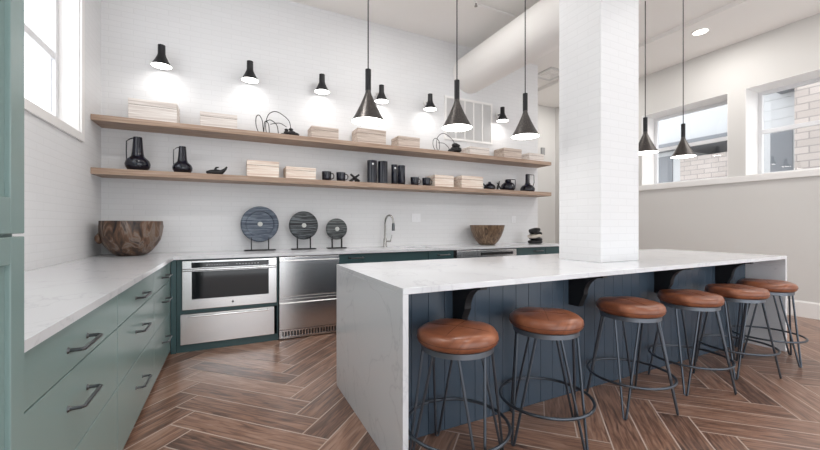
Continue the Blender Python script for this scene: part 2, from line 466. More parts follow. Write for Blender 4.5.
for x, y in ((1.2, 0.2), (0.0, 2.4), (1.9, 3.3), (4.6, 0.4)):  # out of view, added to raise the ambient level
    can(x, y, ZC, 'round recessed downlight in the main ceiling, %s' % {(1.2, .2): 'nearest the camera', (0.0, 2.4): 'over the left drawers', (1.9, 3.3): 'between shelves and island', (4.6, .4): 'in front of the last stool'}[(x, y)])

# ================================================================== COUNTERS & CABINETS
ZT, ZU = .914, .884
b = nb()
# L-shaped perimeter worktop with a sink cut-out
SX0, SX1, SY0, SY1 = 2.02, 2.42, 4.17, 4.43
FX, FY = -.47, 4.02
e = .003
def slab(bm, x0, x1, y0, y1): box(bm, x0, x1, y0, y1, ZU, ZT)
slab(b, XL+.002, FX, 1.215, FY); slab(b, XL+.002, SX0, FY, YB-.002); slab(b, SX1, XE-.01, FY, YB-.002); slab(b, SX0, SX1, FY, SY0); slab(b, SX0, SX1, SY1, YB-.002)
bmesh.ops.remove_doubles(b, verts=b.verts[:], dist=1e-5)
tag(obj('perimeter_countertop', b, M['quartz']), 'L-shaped white quartz countertop along the left and back brick walls', 'countertop')
t = thing('sink', 'small undermount steel sink sunk in the back counter beside the faucet', 'sink', ((SX0+SX1)/2, (SY0+SY1)/2, ZU))
b = nb(); hx, hy = (SX1-SX0)/2, (SY1-SY0)/2
box(b, -hx, hx, -hy, hy, -.17, -.165); box(b, -hx-.004, -hx, -hy, hy, -.17, -.001); box(b, hx, hx+.004, -hy, hy, -.17, -.001); box(b, -hx, hx, -hy-.004, -hy, -.17, -.001); box(b, -hx, hx, hy, hy+.004, -.17, -.001)
obj('basin', b, M['steel'], t)
b = nb(); lathe(b, [(0, -.163), (.03, -.163), (.03, -.165), (0, -.165)], 20); obj('drain', b, M['chrome'], t, True)

def bar_handle(parent, c, length, d, axis, m='handle', r=.0065, stand=.044):
    """bar handle: c centre on the face, axis 'x'/'y' bar direction, d outward unit vector"""
    b = nb(); c = Vector(c); d = Vector(d); a = Vector((1, 0, 0)) if axis == 'x' else Vector((0, 1, 0))
    h = length/2
    p = [c-a*h, c-a*h*.99+d*stand*.85, c-a*h*.93+d*stand, c+a*h*.93+d*stand, c+a*h*.99+d*stand*.85, c+a*h]
    tube(b, p, r, 8)
    for s in (-1, 1):
        q = c+a*h*s
        tube(b, [q+d*.0005, q+d*.006], [.012, .009], 12)
    return obj('handle', b, M[m], parent, True)
def drawer_front(parent, x0, x1, y0, y1, z0, z1, m, name='drawer'):
    b = nb(); box(b, x0, x1, y0, y1, z0, z1, .002); return obj(name, b, M[m], parent)
# left run: three drawer stacks
LFX = -.50
units = [(1.215, 2.262, 1.74, 'left-hand base cabinet of three teal drawers nearest the tall pantry'),
         (2.265, 3.232, 2.75, 'middle base cabinet of three teal drawers in the left run'),
         (3.235, 4.04, 3.68, 'base cabinet of three narrower teal drawers in the left run, beside the corner')]
for (y0, y1, hc, lb) in units:
    t = thing('drawer_cabinet', lb, 'cabinet', (XL+.002, y0, 0), 0, 'teal drawer stacks under the left counter')
    ox, oy = XL+.002, y0; fx = LFX-ox; w = y1-y0
    b = nb(); box(b, 0, fx-.022, 0, w, .035, ZU-.001); obj('body', b, M['green'], t)
    b = nb(); box(b, .0, fx-.024, 0, w, 0, .034); obj('toe_kick', b, M['kick'], t)
    for (z0, z1, hz) in ((.702, ZU-.006, .778), (.404, .697, .577), (.04, .399, .245)):
        d = drawer_front(t, fx-.021, fx, .002, w-.002, z0, z1, 'green')
        bar_handle(d, (fx, hc-oy, hz), .19, (1, 0, 0), 'y')
# tall pantry
t = thing('pantry_cabinet', 'tall teal pantry cabinet at the left edge with panelled doors', 'cabinet', (XL+.002, .45, 0))
fx = -.44-(XL+.002); w = 1.19-.45
b = nb(); box(b, 0, fx-.022, 0, w, .0, 2.6); obj('body', b, M['green'], t)
for (z0, z1) in ((.03, 1.183), (1.19, 2.59)):
    b = nb(); s = .062
    box(b, fx-.021, fx, w-s, w-.0005, z0, z1, .002); box(b, fx-.021, fx, .003, s, z0, z1, .002)
    box(b, fx-.021, fx, s, w-s, z0, z0+s+.02, .002); box(b, fx-.021, fx, s, w-s, z1-s, z1, .002)
    d = obj('door', b, M['green'], t)
    b = nb(); box(b, fx-.020, fx-.010, s, w-s, z0+s+.02, z1-s); obj('door_panel', b, M['green'], d)
    bar_handle(d, (fx, .05, z1-.3 if z0 < 1 else z0+.3), .16, (1, 0, 0), 'y')
# back run
BY = 4.06
def base_cab(x0, x1, label, fronts, m='green_dark', group=None, ztop=ZU-.001):
    t = thing('base_cabinet', label, 'cabinet', (x0, BY, 0), 0, group); w = x1-x0; dp = YB-.002-BY
    b = nb(); box(b, 0, w, .021, dp, .05, ztop); obj('body', b, M[m], t)
    b = nb(); box(b, 0, w, .03, dp, 0, .049); obj('toe_kick', b, M['kick'], t)
    for (a, c, z0, z1, hx, hz) in fronts:
        d = drawer_front(t, a+.002, c-.002, 0, .02, z0, z1, m, 'drawer' if z1-z0 < .4 else 'door')
        if hx is not None: bar_handle(d, (hx, 0, hz), .16, (0, -1, 0), 'x')
    return t
# corner post
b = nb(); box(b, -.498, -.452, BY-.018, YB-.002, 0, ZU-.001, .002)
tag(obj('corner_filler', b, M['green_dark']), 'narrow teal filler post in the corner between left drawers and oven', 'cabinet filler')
# oven housing
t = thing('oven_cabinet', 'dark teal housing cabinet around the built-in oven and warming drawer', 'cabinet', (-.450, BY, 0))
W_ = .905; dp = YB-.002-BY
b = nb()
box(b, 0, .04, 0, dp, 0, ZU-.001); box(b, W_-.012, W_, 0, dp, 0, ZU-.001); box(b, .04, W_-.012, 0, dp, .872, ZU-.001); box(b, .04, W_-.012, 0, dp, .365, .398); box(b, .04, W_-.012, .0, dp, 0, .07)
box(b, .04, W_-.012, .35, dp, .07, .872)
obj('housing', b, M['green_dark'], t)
# oven
t = thing('microwave_oven', 'stainless built-in drawer microwave with black glass window below the left end of back counter', 'oven', (-.405, BY, 0))
ow = .843
b = nb(); box(b, .005, ow-.005, 0, .33, .402, .868); obj('body', b, M['black_plastic'], t)
b = nb(); box(b, 0, ow, -.024, -.001, .402, .77, .003)
d = obj('door', b, M['steel'], t)
b = nb(); box(b, .078, .765, -.026, -.0235, .50, .765); obj('glass_window', b, M['black_glass'], d)
b = nb(); lathe(b, [(0, 0), (.011, 0), (.011, .0015), (0, .0015)], 20)
bmesh.ops.rotate(b, verts=b.verts[:], cent=(0, 0, 0), matrix=Matrix.Rotation(PI/2, 3, 'X')); bmesh.ops.translate(b, verts=b.verts[:], vec=(.43, -.024, .45)); obj('emblem', b, M['grey_mark'], d)
b = nb(); box(b, 0, ow, -.030, -.001, .792, .868, .003); cp = obj('control_panel', b, M['steel'], t)
b = nb(); box(b, .075, .765, -.032, -.0295, .80, .852); obj('display_glass', b, M['black_glass'], cp)
b = nb()
for k in range(9): box(b, .20+k*.022, .212+k*.022, -.0330, -.0318, .822, .8255)
obj('button_marks', b, M['white_mark'], cp)
b = nb()
for k in range(8): box(b, .46+k*.028, .472+k*.028, -.0330, -.0318, .822, .8255)
obj('clock_marks', b, M['white_mark'], cp)
b = nb(); box(b, .0, ow, -.036, -.002, .774, .788, .003); obj('pull_rail', b, M['steel'], t)
# warming drawer
t = thing('warming_drawer', 'wide stainless warming drawer directly under the microwave oven', 'drawer', (-.42, BY, 0))
b = nb(); box(b, .015, .84-.015, 0, .33, .072, .36); obj('body', b, M['black_plastic'], t)
b = nb(); box(b, 0, .835, -.022, -.001, .074, .362, .003); d = obj('drawer_front', b, M['steel'], t)
b = nb(); tube(b, [(.06, -.040, .338), (.775, -.040, .338)], .008, 10)
for q in (.08, .755): tube(b, [(q, -.022, .338), (q, -.040, .338)], .006, 8)
obj('handle', b, M['steel'], d, True)
# drawer fridge
t = thing('drawer_refrigerator', 'stainless two-drawer undercounter refrigerator between the oven and the sink cabinet', 'refrigerator', (.462, BY, 0))
fw = .64
b = nb(); box(b, .004, fw-.004, .0, .6, .012, .878); obj('body', b, M['black_plastic'], t)
for (z0, z1, hz) in ((.455, .872, .80), (.105, .425, .402)):
    b = nb(); box(b, .0, fw, -.03, -.001, z0, z1, .003); d = obj('drawer', b, M['steel'], t)
    hz = z1-.052
    b = nb(); prism(b, [(-.03, hz-.004), (-.052, hz), (-.052, hz+.012), (-.03, hz+.018)], 'x', .002, fw-.002); obj('handle', b, M['steel'], d)
b = nb(); box(b, 0, fw, -.026, -.001, .427, .453, .002); obj('divider_rail', b, M['steel'], t)
b = nb(); box(b, 0, fw, -.01, -.001, .012, .10, .002); box(b, 0, .03, -.028, -.011, .012, .10, .002); box(b, fw-.03, fw, -.028, -.011, .012, .10); box(b, .03, fw-.03, -.028, -.011, .085, .10); box(b, .03, fw-.03, -.028, -.011, .012, .03)
kp = obj('kick_grille', b, M['steel'], t)
b = nb(); box(b, .035, fw-.035, -.012, -.0105, .032, .083)
obj('grille_recess', b, M['black_plastic'], kp)
b = nb()
for k in range(18): box(b, .045+k*.031, .045+k*.031+.014, -.022, -.0125, .032, .083)
obj('grille_slats', b, M['steel'], kp)
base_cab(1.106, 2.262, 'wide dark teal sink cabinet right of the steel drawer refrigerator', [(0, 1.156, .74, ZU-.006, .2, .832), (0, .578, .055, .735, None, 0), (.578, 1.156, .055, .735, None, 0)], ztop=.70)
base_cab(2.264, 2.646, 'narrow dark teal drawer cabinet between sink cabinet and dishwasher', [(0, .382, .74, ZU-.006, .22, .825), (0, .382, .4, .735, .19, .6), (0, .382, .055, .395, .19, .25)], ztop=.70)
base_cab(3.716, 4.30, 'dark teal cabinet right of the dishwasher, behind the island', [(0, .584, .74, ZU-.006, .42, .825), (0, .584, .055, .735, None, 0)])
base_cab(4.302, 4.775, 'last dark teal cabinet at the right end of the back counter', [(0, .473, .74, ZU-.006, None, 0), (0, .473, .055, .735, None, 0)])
# dishwasher / beverage unit seen over the island
t = thing('dishwasher', 'stainless dishwasher with a dark pocket handle under the second wooden bowl', 'dishwasher', (2.65, BY, 0))
dw = 1.06
b = nb(); box(b, .0, dw, .0, .6, .0, .878); obj('body', b, M['black_plastic'], t)
b = nb(); box(b, .03, dw-.01, -.025, -.001, .06, .868, .003); d = obj('door', b, M['steel'], t)
b = nb(); box(b, .42, .98, -.034, -.0255, .800, .835, .002); obj('pocket_handle', b, M['black_plastic'], d)

# ================================================================== ISLAND
IX0, IX1, IY0, IY1 = .722, 4.79, 1.54, 2.72; AP = 1.84
t = thing('kitchen_island', 'long island with white waterfall quartz ends and slate blue plank front', 'kitchen island', (IX0, IY0, 0))
iw, idp = IX1-IX0, IY1-IY0; ap = AP-IY0
b = nb(); box(b, 0, iw, 0, idp, ZU, ZT, .0015); obj('countertop', b, M['quartz'], t)
for x0 in (0, iw-.03):
    b = nb(); box(b, x0, x0+.03, 0, idp, 0, ZU-.0005, .0015); obj('waterfall_panel', b, M['quartz'], t)
b = nb(); box(b, .032, iw-.032, ap+.02, idp-.02, 0, ZU-.001); obj('cabinet_body', b, M['slate'], t)
b = nb(); x = .034; pw = .1095
first = True
xe = 1.026-IX0-pw*3
x = xe
while x < iw-.032:
    a = max(x+.0012, .034); c = min(x+pw-.0012, iw-.033)
    if c-a > .01: box(b, a, c, ap, ap+.0195, 0.001, ZU-.001, .0015)
    x += pw
obj('plank_front', b, M['slate'], t)
for k in range(4):
    d = drawer_front(t, .04+k*1.0, 1.03+k*1.0, idp-.019, idp-.001, .08, ZU-.01, 'slate', 'door')
for cx in (1.19, 2.17, 3.19, 4.16):
    b = nb(); x0 = cx-IX0
    pf = [(ap-.0005, ZU-.002), (.03, ZU-.002), (.03, ZU-.02)]
    # concave quarter curve from the tip to the stem
    cxx, czz, rr = .045, ZU-.15, .13
    for i in range(13):
        a = PI/2*(1-i/12)
        pf.append((cxx+rr*math.cos(a)*1.0, czz+rr*math.sin(a)))
    pf += [(ap-.10, ZU-.20), (ap-.085, ZU-.24), (ap-.0005, ZU-.24)]
    prism(b, pf, 'x', x0, x0+.045)
    obj('corbel', b, M['dark_corbel'], t)

# ================================================================== STOOLS
def make_stool():
    t = thing('bar_stool', 'x', 'bar stool', (0, 0, 0), 0, 'leather bar stools along the island')
    # cushion
    b = nb(); R = .2
    prof = [(0, .702), (.05, .7015), (.10, .700), (.14, .698), (.170, .695), (.190, .687), (.201, .673), (.204, .656), (.201, .639), (.190, .626), (.172, .620), (0, .620)]
    lathe(b, prof, 48, fn=lambda x, y, z, a: (x, y, z+(.0035*math.cos(4*a) if (z > .68) else 0)*(math.hypot(x, y)/.2)))
    s = obj('seat', b, M['leather'], t, True)
    b = nb()
    for k in range(4):
        a = k*PI/2+PI/4
        pts = [(r*math.cos(a), r*math.sin(a), z-.0035*(r/.2)+.0004) for r, z in ((.002, .7015), (.06, .701), (.12, .699), (.168, .6935), (.190, .682))]
        tube(b, pts, .0016, 6)
    tube(b, ring_pts((0, 0, .6525), .2035, 48), .0016, 6, closed=True)
    obj('seam', b, M['seam'], s, True)
    b = nb(); lathe(b, [(.174, .594), (.182, .594), (.182, .6195), (.174, .6195)], 48, closed=True); obj('seat_band', b, M['band'], t, True)
    b = nb(); lathe(b, [(0, .612), (.171, .612), (.171, .6195), (0, .6195)], 32); obj('seat_plate', b, M['leg'], t, True)
    for k in range(4):
        a = k*PI/2; fx, fy = .262*math.cos(a), .262*math.sin(a); b = nb()
        for s_ in (-1, 1):
            a2 = a+s_*.42
            top = (.170*math.cos(a2), .170*math.sin(a2), .61)
            ft = (fx-s_*.008*math.sin(a), fy+s_*.008*math.cos(a), .012)
            tube(b, [top, ft], .0072, 8)
        tube(b, [(fx+.008*math.sin(a), fy-.008*math.cos(a), .012), (fx+.004*math.sin(a), fy-.004*math.cos(a), .0065), (fx-.004*math.sin(a), fy+.004*math.cos(a), .0065), (fx-.008*math.sin(a), fy+.008*math.cos(a), .012)], .0062, 8)
        obj('leg', b, M['leg'], t, True)
    b = nb(); tube(b, ring_pts((0, 0, .212), .257, 56), .0085, 10, closed=True); obj('foot_ring', b, M['leg'], t, True)
    return t
stools = [(1.027, 1.545, math.radians(-8), 'brown leather stool nearest the white waterfall end at left, first in row'),
          (1.65, 1.56, math.radians(4), 'second leather stool from the left end of the island'),
          (2.43, 1.56, math.radians(27), 'third leather stool from the left, in front of the white column'),
          (3.135, 1.55, math.radians(22), 'fourth leather stool from the left, just right of the column'),
          (3.79, 1.53, math.radians(22), 'fifth leather stool from the left, second from the right end'),
          (4.415, 1.56, math.radians(-18), 'last leather stool, at the far right waterfall end of the island')]
s0 = make_stool(); s0.location = (stools[0][0], stools[0][1], 0); s0.rotation_euler = (0, 0, stools[0][2]); s0['label'] = stools[0][3]
for x, y, r, lb in stools[1:]: dup(s0, (x, y, 0), r, lb)

# ================================================================== SHELVES
for z0, z1, lb in ((2.195, 2.25, 'upper long oak wall shelf carrying boxes and wire sculptures'), (1.69, 1.75, 'lower long oak wall shelf carrying black pottery and mugs')):
    b = nb(); box(b, XL+.001, 4.765, 4.377, YB-.001, z0, z1, .002)
    tag(obj('wall_shelf', b, M['oak']), lb, 'shelf', 'long oak wall shelves')
def storage_box(x0, x1, zb, h, m, label, lid=.28, yf=4.42, dpt=.24, rz=0):
    w = x1-x0; t = thing('storage_box', label, 'box', ((x0+x1)/2, yf+dpt/2, zb), rz, 'lidded wood boxes on the shelves')
    b = nb(); box(b, -w/2, w/2, -dpt/2, dpt/2, 0, h*(1-lid)-.003, .003); obj('body', b, M[m], t)
    b = nb(); box(b, -w/2+.004, w/2-.004, -dpt/2+.004, dpt/2-.004, h*(1-lid)-.003, h*(1-lid)); obj('seam_strip', b, M['lid_line'], t)
    b = nb(); box(b, -w/2-.001, w/2+.001, -dpt/2-.001, dpt/2+.001, h*(1-lid), h, .003); obj('lid', b, M[m], t)
U, Lo = 2.25, 1.75
storage_box(-.894, -.488, U, .207, 'box_pale', 'largest pale wooden box, farthest left on the upper shelf')
storage_box(-.283, .071, U, .160, 'box_pale', 'second pale wooden box from the left on upper shelf, left of wire loops')
storage_box(.871, 1.200, U, .146, 'box_brown', 'taupe wooden box on the upper shelf between the wire loops and first pendant')
storage_box(1.442, 1.830, U, .189, 'box_brown', 'tall wooden box on the upper shelf just behind the first pendant lamp')
storage_box(2.009, 2.330, U, .150, 'box_brown', 'small wooden box on upper shelf between first and second pendants')
storage_box(3.163, 3.520, U, .120, 'box_pale', 'low pale box on upper shelf below the wall grille')
storage_box(3.801, 4.160, U, .160, 'box_brown', 'taupe box with overhanging lid near the right end of upper shelf', rz=0)
storage_box(4.325, 4.640, U, .125, 'box_pale', 'small pale box at the far right end of the upper shelf')
storage_box(.169, .505, Lo, .183, 'box_tan', 'light tan box on the lower shelf, left of its pair')
storage_box(.581, .925, Lo, .142, 'box_tan', 'lower light tan box right beside the first pair of mugs')
storage_box(2.569, 2.880, Lo, .165, 'box_tan', 'light tan box on the lower shelf right of the second pair of mugs')
storage_box(3.022, 3.400, Lo, .180, 'box_tan', 'light tan box on the lower shelf left of the small black pots')

# ---- black pottery
def jug(x, label, s, hb=1):
    t = thing('pottery_jug', label, 'jug', (x, 4.52, Lo), 0, 'tall-necked black jugs at the left of the lower shelf')
    b = nb()
    pf = [(0, 0), (.06, 0), (.085, .015), (.103, .045), (.107, .075), (.098, .108), (.075, .132), (.056, .15), (.05, .18), (.044, .24), (.039, .32), (.037, .345), (.033, .345), (.036, .25), (.04, .18), (.03, .15), (0, .14)]
    lathe(b, [(r*s, z*s*hb) for r, z in pf], 40); obj('body', b, M['ceramic'], t, True)
    b = nb(); tube(b, [(-.036*s, 0, .335*s*hb), (-.06*s, 0, .325*s*hb), (-.092*s, 0, .30*s*hb), (-.094*s, 0, .2*s*hb), (-.092*s, 0, .108*s*hb)], .0055*s, 8); obj('handle', b, M['ceramic'], t, True)
jug(-.835, 'large black jug with long neck and squared handle, left end of lower shelf', 1.0)
jug(-.45, 'smaller black jug with long neck and squared handle, second on lower shelf', .86, .97)
def mug(x, label):
    t = thing('mug', label, 'mug', (x, 4.5, Lo), 0, 'black mugs on the lower shelf')
    b = nb(); lathe(b, [(0, 0), (.045, 0), (.052, .008), (.056, .06), (.058, .118), (.053, .118), (.05, .02), (0, .012)], 32); obj('cup', b, M['ceramic'], t, True)
    b = nb(); tube(b, [(.053, 0, .1), (.08, 0, .1), (.092, 0, .075), (.088, 0, .045), (.05, 0, .025)], .006, 8); obj('handle', b, M['ceramic'], t, True)
mug(1.07, 'black mug just right of the light tan boxes, leftmost of four mugs')
mug(1.25, 'black mug beside the crossed black ornament')
mug(2.29, 'black mug just right of the short black canisters')
mug(2.475, 'black mug against the side of a tan box, rightmost of four mugs')
# crossed ornament
b = nb()
tube(b, [(-.06, 0, .012), (.065, .02, .105)], [.018, .012], 10); tube(b, [(.06, 0, .014), (-.06, -.02, .10)], [.02, .012], 10); tube(b, [(0, -.05, .012), (.0, .05, .075)], [.014, .01], 10)
bmesh.ops.translate(b, verts=b.verts[:], vec=(0, 0, .004))
tag(obj('crossed_ornament', b, M['iron'], smooth=True, loc=(1.43, 4.5, Lo)), 'small black crossed-stick ornament between a mug and tall canisters', 'ornament')
def canister(x, w, h, label, dot, y=4.5):
    t = thing('canister', label, 'canister', (x, y, Lo), 0, 'tall black canisters on the lower shelf')
    b = nb(); lathe(b, [(0, 0), (w*.46, 0), (w*.5, .006), (w*.5, h-.03), (w*.5, h), (w*.45, h), (w*.44, .02), (0, .02)], 32)
    obj('body', b, M['ceramic'], t, True)
    if dot:
        b = nb(); lathe(b, [(0, 0), (.014, 0), (.014, .003), (0, .003)], 18)
        bmesh.ops.rotate(b, verts=b.verts[:], cent=(0, 0, 0), matrix=Matrix.Rotation(PI/2, 3, 'X'))
        bmesh.ops.translate(b, verts=b.verts[:], vec=(-w*.08, -w*.5+.001, h-.05)); obj('label_dot', b, M['white_mark'], t)
canister(1.665, .125, .30, 'taller black canister with a white dot, left one of the tall pair', True)
canister(1.815, .13, .30, 'taller black canister without a dot, right one of the tall pair', False)
canister(1.985, .085, .27, 'shorter slim black canister with a white dot', True)
canister(2.09, .10, .265, 'shorter slim black canister without a dot, next to a mug', False)
# animal figurine
b = nb()
tube(b, [(-.10, 0, .03), (-.06, 0, .032), (0, 0, .034), (.05, 0, .04), (.085, 0, .075), (.10, 0, .10)], [.012, .026, .033, .024, .014, .008], 12)
tube(b, [(-.02, .0, .05), (-.005, .0, .085), (.02, 0, .09)], [.014, .01, .006], 8)
for q in (-.05, .04): tube(b, [(q, -.018, .022), (q, -.02, 0)], .007, 6); tube(b, [(q, .018, .022), (q, .02, 0)], .007, 6)
tag(obj('bird_figurine', b, M['iron'], smooth=True, loc=(-.13, 4.5, Lo)), 'small black bird figurine with raised tail right of the jugs', 'figurine')
# right group
t = thing('teapot', 'squat black pot with short spout, left of the three pots at right', 'pot', (3.585, 4.5, Lo))
b = nb(); lathe(b, [(0, 0), (.06, 0), (.088, .02), (.092, .045), (.075, .075), (.04, .095), (.025, .105), (.02, .125), (0, .13)], 32); obj('body', b, M['ceramic'], t, True)
b = nb(); tube(b, [(-.075, 0, .05), (-.105, 0, .075), (-.115, 0, .095)], [.014, .010, .008], 8); obj('spout', b, M['ceramic'], t, True)
b = nb()
tube(b, [(-.03, 0, 0), (-.02, 0, .05), (0, 0, .1), (.012, 0, .145)], [.012, .018, .014, .006], 8); tube(b, [(.0, 0, .07), (.04, 0, .03), (.045, 0, 0)], [.012, .012, .010], 8); tube(b, [(0, 0, .09), (-.035, 0, .115)], [.01, .006], 8)
tag(obj('animal_figurine', b, M['iron'], smooth=True, loc=(3.765, 4.5, Lo)), 'tiny black standing figurine between the squat pot and the lidded pot', 'figurine')
t = thing('teapot', 'round black lidded pot with squared side handle, middle of the three', 'pot', (3.95, 4.5, Lo))
b = nb(); lathe(b, [(0, 0), (.08, 0), (.108, .025), (.115, .06), (.10, .10), (.06, .13), (.045, .14), (.05, .16), (.04, .18), (0, .187)], 36); obj('body', b, M['ceramic'], t, True)
b = nb(); tube(b, [(.10, 0, .06), (.15, 0, .06), (.155, 0, .12), (.15, 0, .185), (.04, 0, .185)], .006, 8); obj('handle', b, M['ceramic'], t, True)
t = thing('handled_bottle', 'black long-necked bottle with squared handle, last on the lower shelf', 'bottle', (4.36, 4.5, Lo))
b = nb(); lathe(b, [(0, 0), (.09, 0), (.115, .02), (.118, .05), (.09, .095), (.05, .115), (.036, .15), (.034, .28), (.03, .29), (.026, .28), (.02, .15), (0, .14)], 36); obj('body', b, M['ceramic'], t, True)
b = nb(); tube(b, [(.034, 0, .285), (.14, 0, .285), (.145, 0, .16), (.11, 0, .075)], .006, 8); obj('handle', b, M['ceramic'], t, True)

# ---- wire sculptures on the upper shelf
def wire(x, label, s, loops, lump):
    t = thing('wire_sculpture', label, 'sculpture', (x, 4.52, U), 0, 'black wire loop sculptures on the upper shelf')
    b = nb()
    for pts in loops:
        # smooth through Catmull-Rom
        P = [Vector(p)*s for p in pts]; out = []
        for i in range(len(P)-1):
            p0, p1, p2, p3 = P[max(i-1, 0)], P[i], P[i+1], P[min(i+2, len(P)-1)]
            for k in range(8):
                u = k/8; out.append(.5*((2*p1)+(-p0+p2)*u+(2*p0-5*p1+4*p2-p3)*u*u+(-p0+3*p1-3*p2+p3)*u**3))
        out.append(P[-1]); tube(b, out, .0045, 6)
    obj('wire_loops', b, M['iron'], t, True)
    b = nb()
    for (cx, cy, cz, r) in lump:
        bmesh.ops.create_icosphere(b, subdivisions=2, radius=1, matrix=Matrix.Translation(Vector((cx, cy, cz))*s) @ Matrix.Diagonal((r*1.25*s, r*s, r*.8*s, 1)))
    obj('knot', b, M['iron'], t, True)
wire(.40, 'black looped wire sculpture with dark knot between second and third boxes', 1.0,
     [[(-.10, 0, .005), (-.13, .02, .10), (-.13, .02, .2), (-.10, 0, .22), (-.07, 0, .17), (-.06, 0, .10), (-.05, 0, .005)],
      [(-.02, 0, .005), (-.03, 0, .12), (.0, .01, .24), (.07, .0, .285), (.15, 0, .26), (.23, 0, .19), (.25, 0, .08)],
      [(-.03, 0, .15), (.02, 0, .18), (.09, 0, .13), (.11, 0, .02)],
      [(-.05, .0, .01), (-.04, .0, .15), (.0, 0, .13), (.01, 0, .01)],
      [(.02, 0, .13), (.12, 0, .155), (.20, 0, .12)]],
     [(.16, 0, .025, .024), (.205, 0, .05, .032), (.26, 0, .05, .042), (.305, .01, .04, .036), (.25, 0, .095, .022), (.20, 0, .085, .02)])
wire(2.68, 'black looped wire sculpture with round dark basket end behind second pendant', 1.0,
     [[(-.03, 0, .01), (-.08, 0, .08), (-.08, 0, .17), (-.03, 0, .2), (.02, 0, .15), (.02, 0, .06), (-.01, 0, .01)],
      [(-.01, 0, .02), (-.03, 0, .12), (.0, 0, .23), (.09, 0, .285), (.20, 0, .24), (.27, 0, .17), (.28, 0, .08)],
      [(.0, 0, .14), (.10, 0, .14), (.17, 0, .09), (.2, 0, .03)]],
     [(.22, 0, .045, .04), (.28, 0, .07, .055), (.33, 0, .07, .055), (.29, 0, .13, .045), (.335, 0, .13, .03)])

# ================================================================== COUNTER OBJECTS
# big root bowl
def wob(x, y, z, a):
    f = 1+.03*math.sin(3*a+1)+.022*math.sin(7*a+z*20)+.012*math.sin(13*a-z*30)
    return x*f, y*f, z
t = thing('root_wood_bowl', 'large rough root-wood bowl in the left corner of the counter', 'bowl', (-.87, 4.41, ZT))
b = nb(); pf = [(0, 0), (.10, 0), (.125, .01), (.165, .045), (.205, .095), (.235, .15), (.25, .20), (.253, .28), (.25, .335), (.225, .335), (.215, .25), (.18, .13), (.12, .06), (0, .04)]
lathe(b, pf, 72, fn=wob)
bmesh.ops.create_icosphere(b, subdivisions=3, radius=1, matrix=Matrix.Translation((-.225, -.07, .17)) @ Matrix.Diagonal((.035, .045, .05, 1)))
obj('bowl_body', b, M['root'], t, True)
b = nb(); pf = [(0, 0), (.10, 0), (.12, .01), (.165, .06), (.205, .13), (.236, .21), (.255, .285), (.257, .295), (.235, .295), (.20, .17), (.14, .08), (0, .05)]
lathe(b, pf, 56, fn=lambda x, y, z, a: (x*(1+.015*math.sin(5*a)), y*(1+.015*math.sin(5*a)), z))
tag(obj('carved_wood_bowl', b, M['root2'], smooth=True, loc=(3.46, 4.40, ZT)), 'brown wooden bowl with straight flaring sides on the counter right of the faucet', 'bowl')
# discs on stands
def disc(x, z, R, bw, m, label, y=4.57, rim=True):
    t = thing('stone_disc_stand', label, 'sculpture', (x, y, ZT), 0, 'round stone discs on metal stands')
    b = nb(); cz = z-ZT
    if rim: pf = [(.02, -.012), (R*.70, -.012), (R*.76, -.026), (R*.93, -.028), (R, -.018), (R, .02), (R*.9, .026), (.02, .02)]
    else: pf = [(.02, -.022), (R*.88, -.024), (R*.97, -.018), (R, -.01), (R, .016), (R*.9, .022), (.02, .02)]
    lathe(b, pf, 64, closed=True)
    bmesh.ops.rotate(b, verts=b.verts[:], cent=(0, 0, 0), matrix=Matrix.Rotation(-PI/2, 3, 'X'))
    # profile z axis now along y
    bmesh.ops.translate(b, verts=b.verts[:], vec=(0, 0, cz)); d = obj('disc', b, M[m], t, True)
    b = nb(); lathe(b, [(0, -.034), (.022, -.034), (.027, -.03), (.027, .02), (0, .02)], 28)
    bmesh.ops.rotate(b, verts=b.verts[:], cent=(0, 0, 0), matrix=Matrix.Rotation(-PI/2, 3, 'X'))
    for v in b.verts: v.co.y = -abs(v.co.y) if v.co.y > .021 else v.co.y
    bmesh.ops.translate(b, verts=b.verts[:], vec=(0, 0, cz)); obj('hub', b, M['disc_hub'], d, True)
    b = nb(); box(b, -bw/2, bw/2, -.045, .045, 0, .012, .002); obj('stand_base', b, M['iron'], t)
    for s in (-1, 1):
        px_ = s*R*.45; zb = cz-math.sqrt(R*R-px_*px_)
        b = nb(); box(b, px_-.005, px_+.005, -.034, -.029, .012, zb+.03); box(b, px_-.005, px_+.005, -.029, .03, zb-.012, zb-.004); box(b, px_-.005, px_+.005, -.006, .006, .012, zb-.012)
        obj('stand_post', b, M['iron'], t)
disc(.312, 1.220, .205, .34, 'disc_blue', 'largest stone disc on a stand, blue-grey with a raised rim')
disc(.807, 1.205, .172, .29, 'disc_black', 'middle black ridged stone disc on a stand', rim=False)
disc(1.215, 1.160, .134, .24, 'disc_grey', 'smallest charcoal stone disc on a stand, next to the faucet', rim=False)
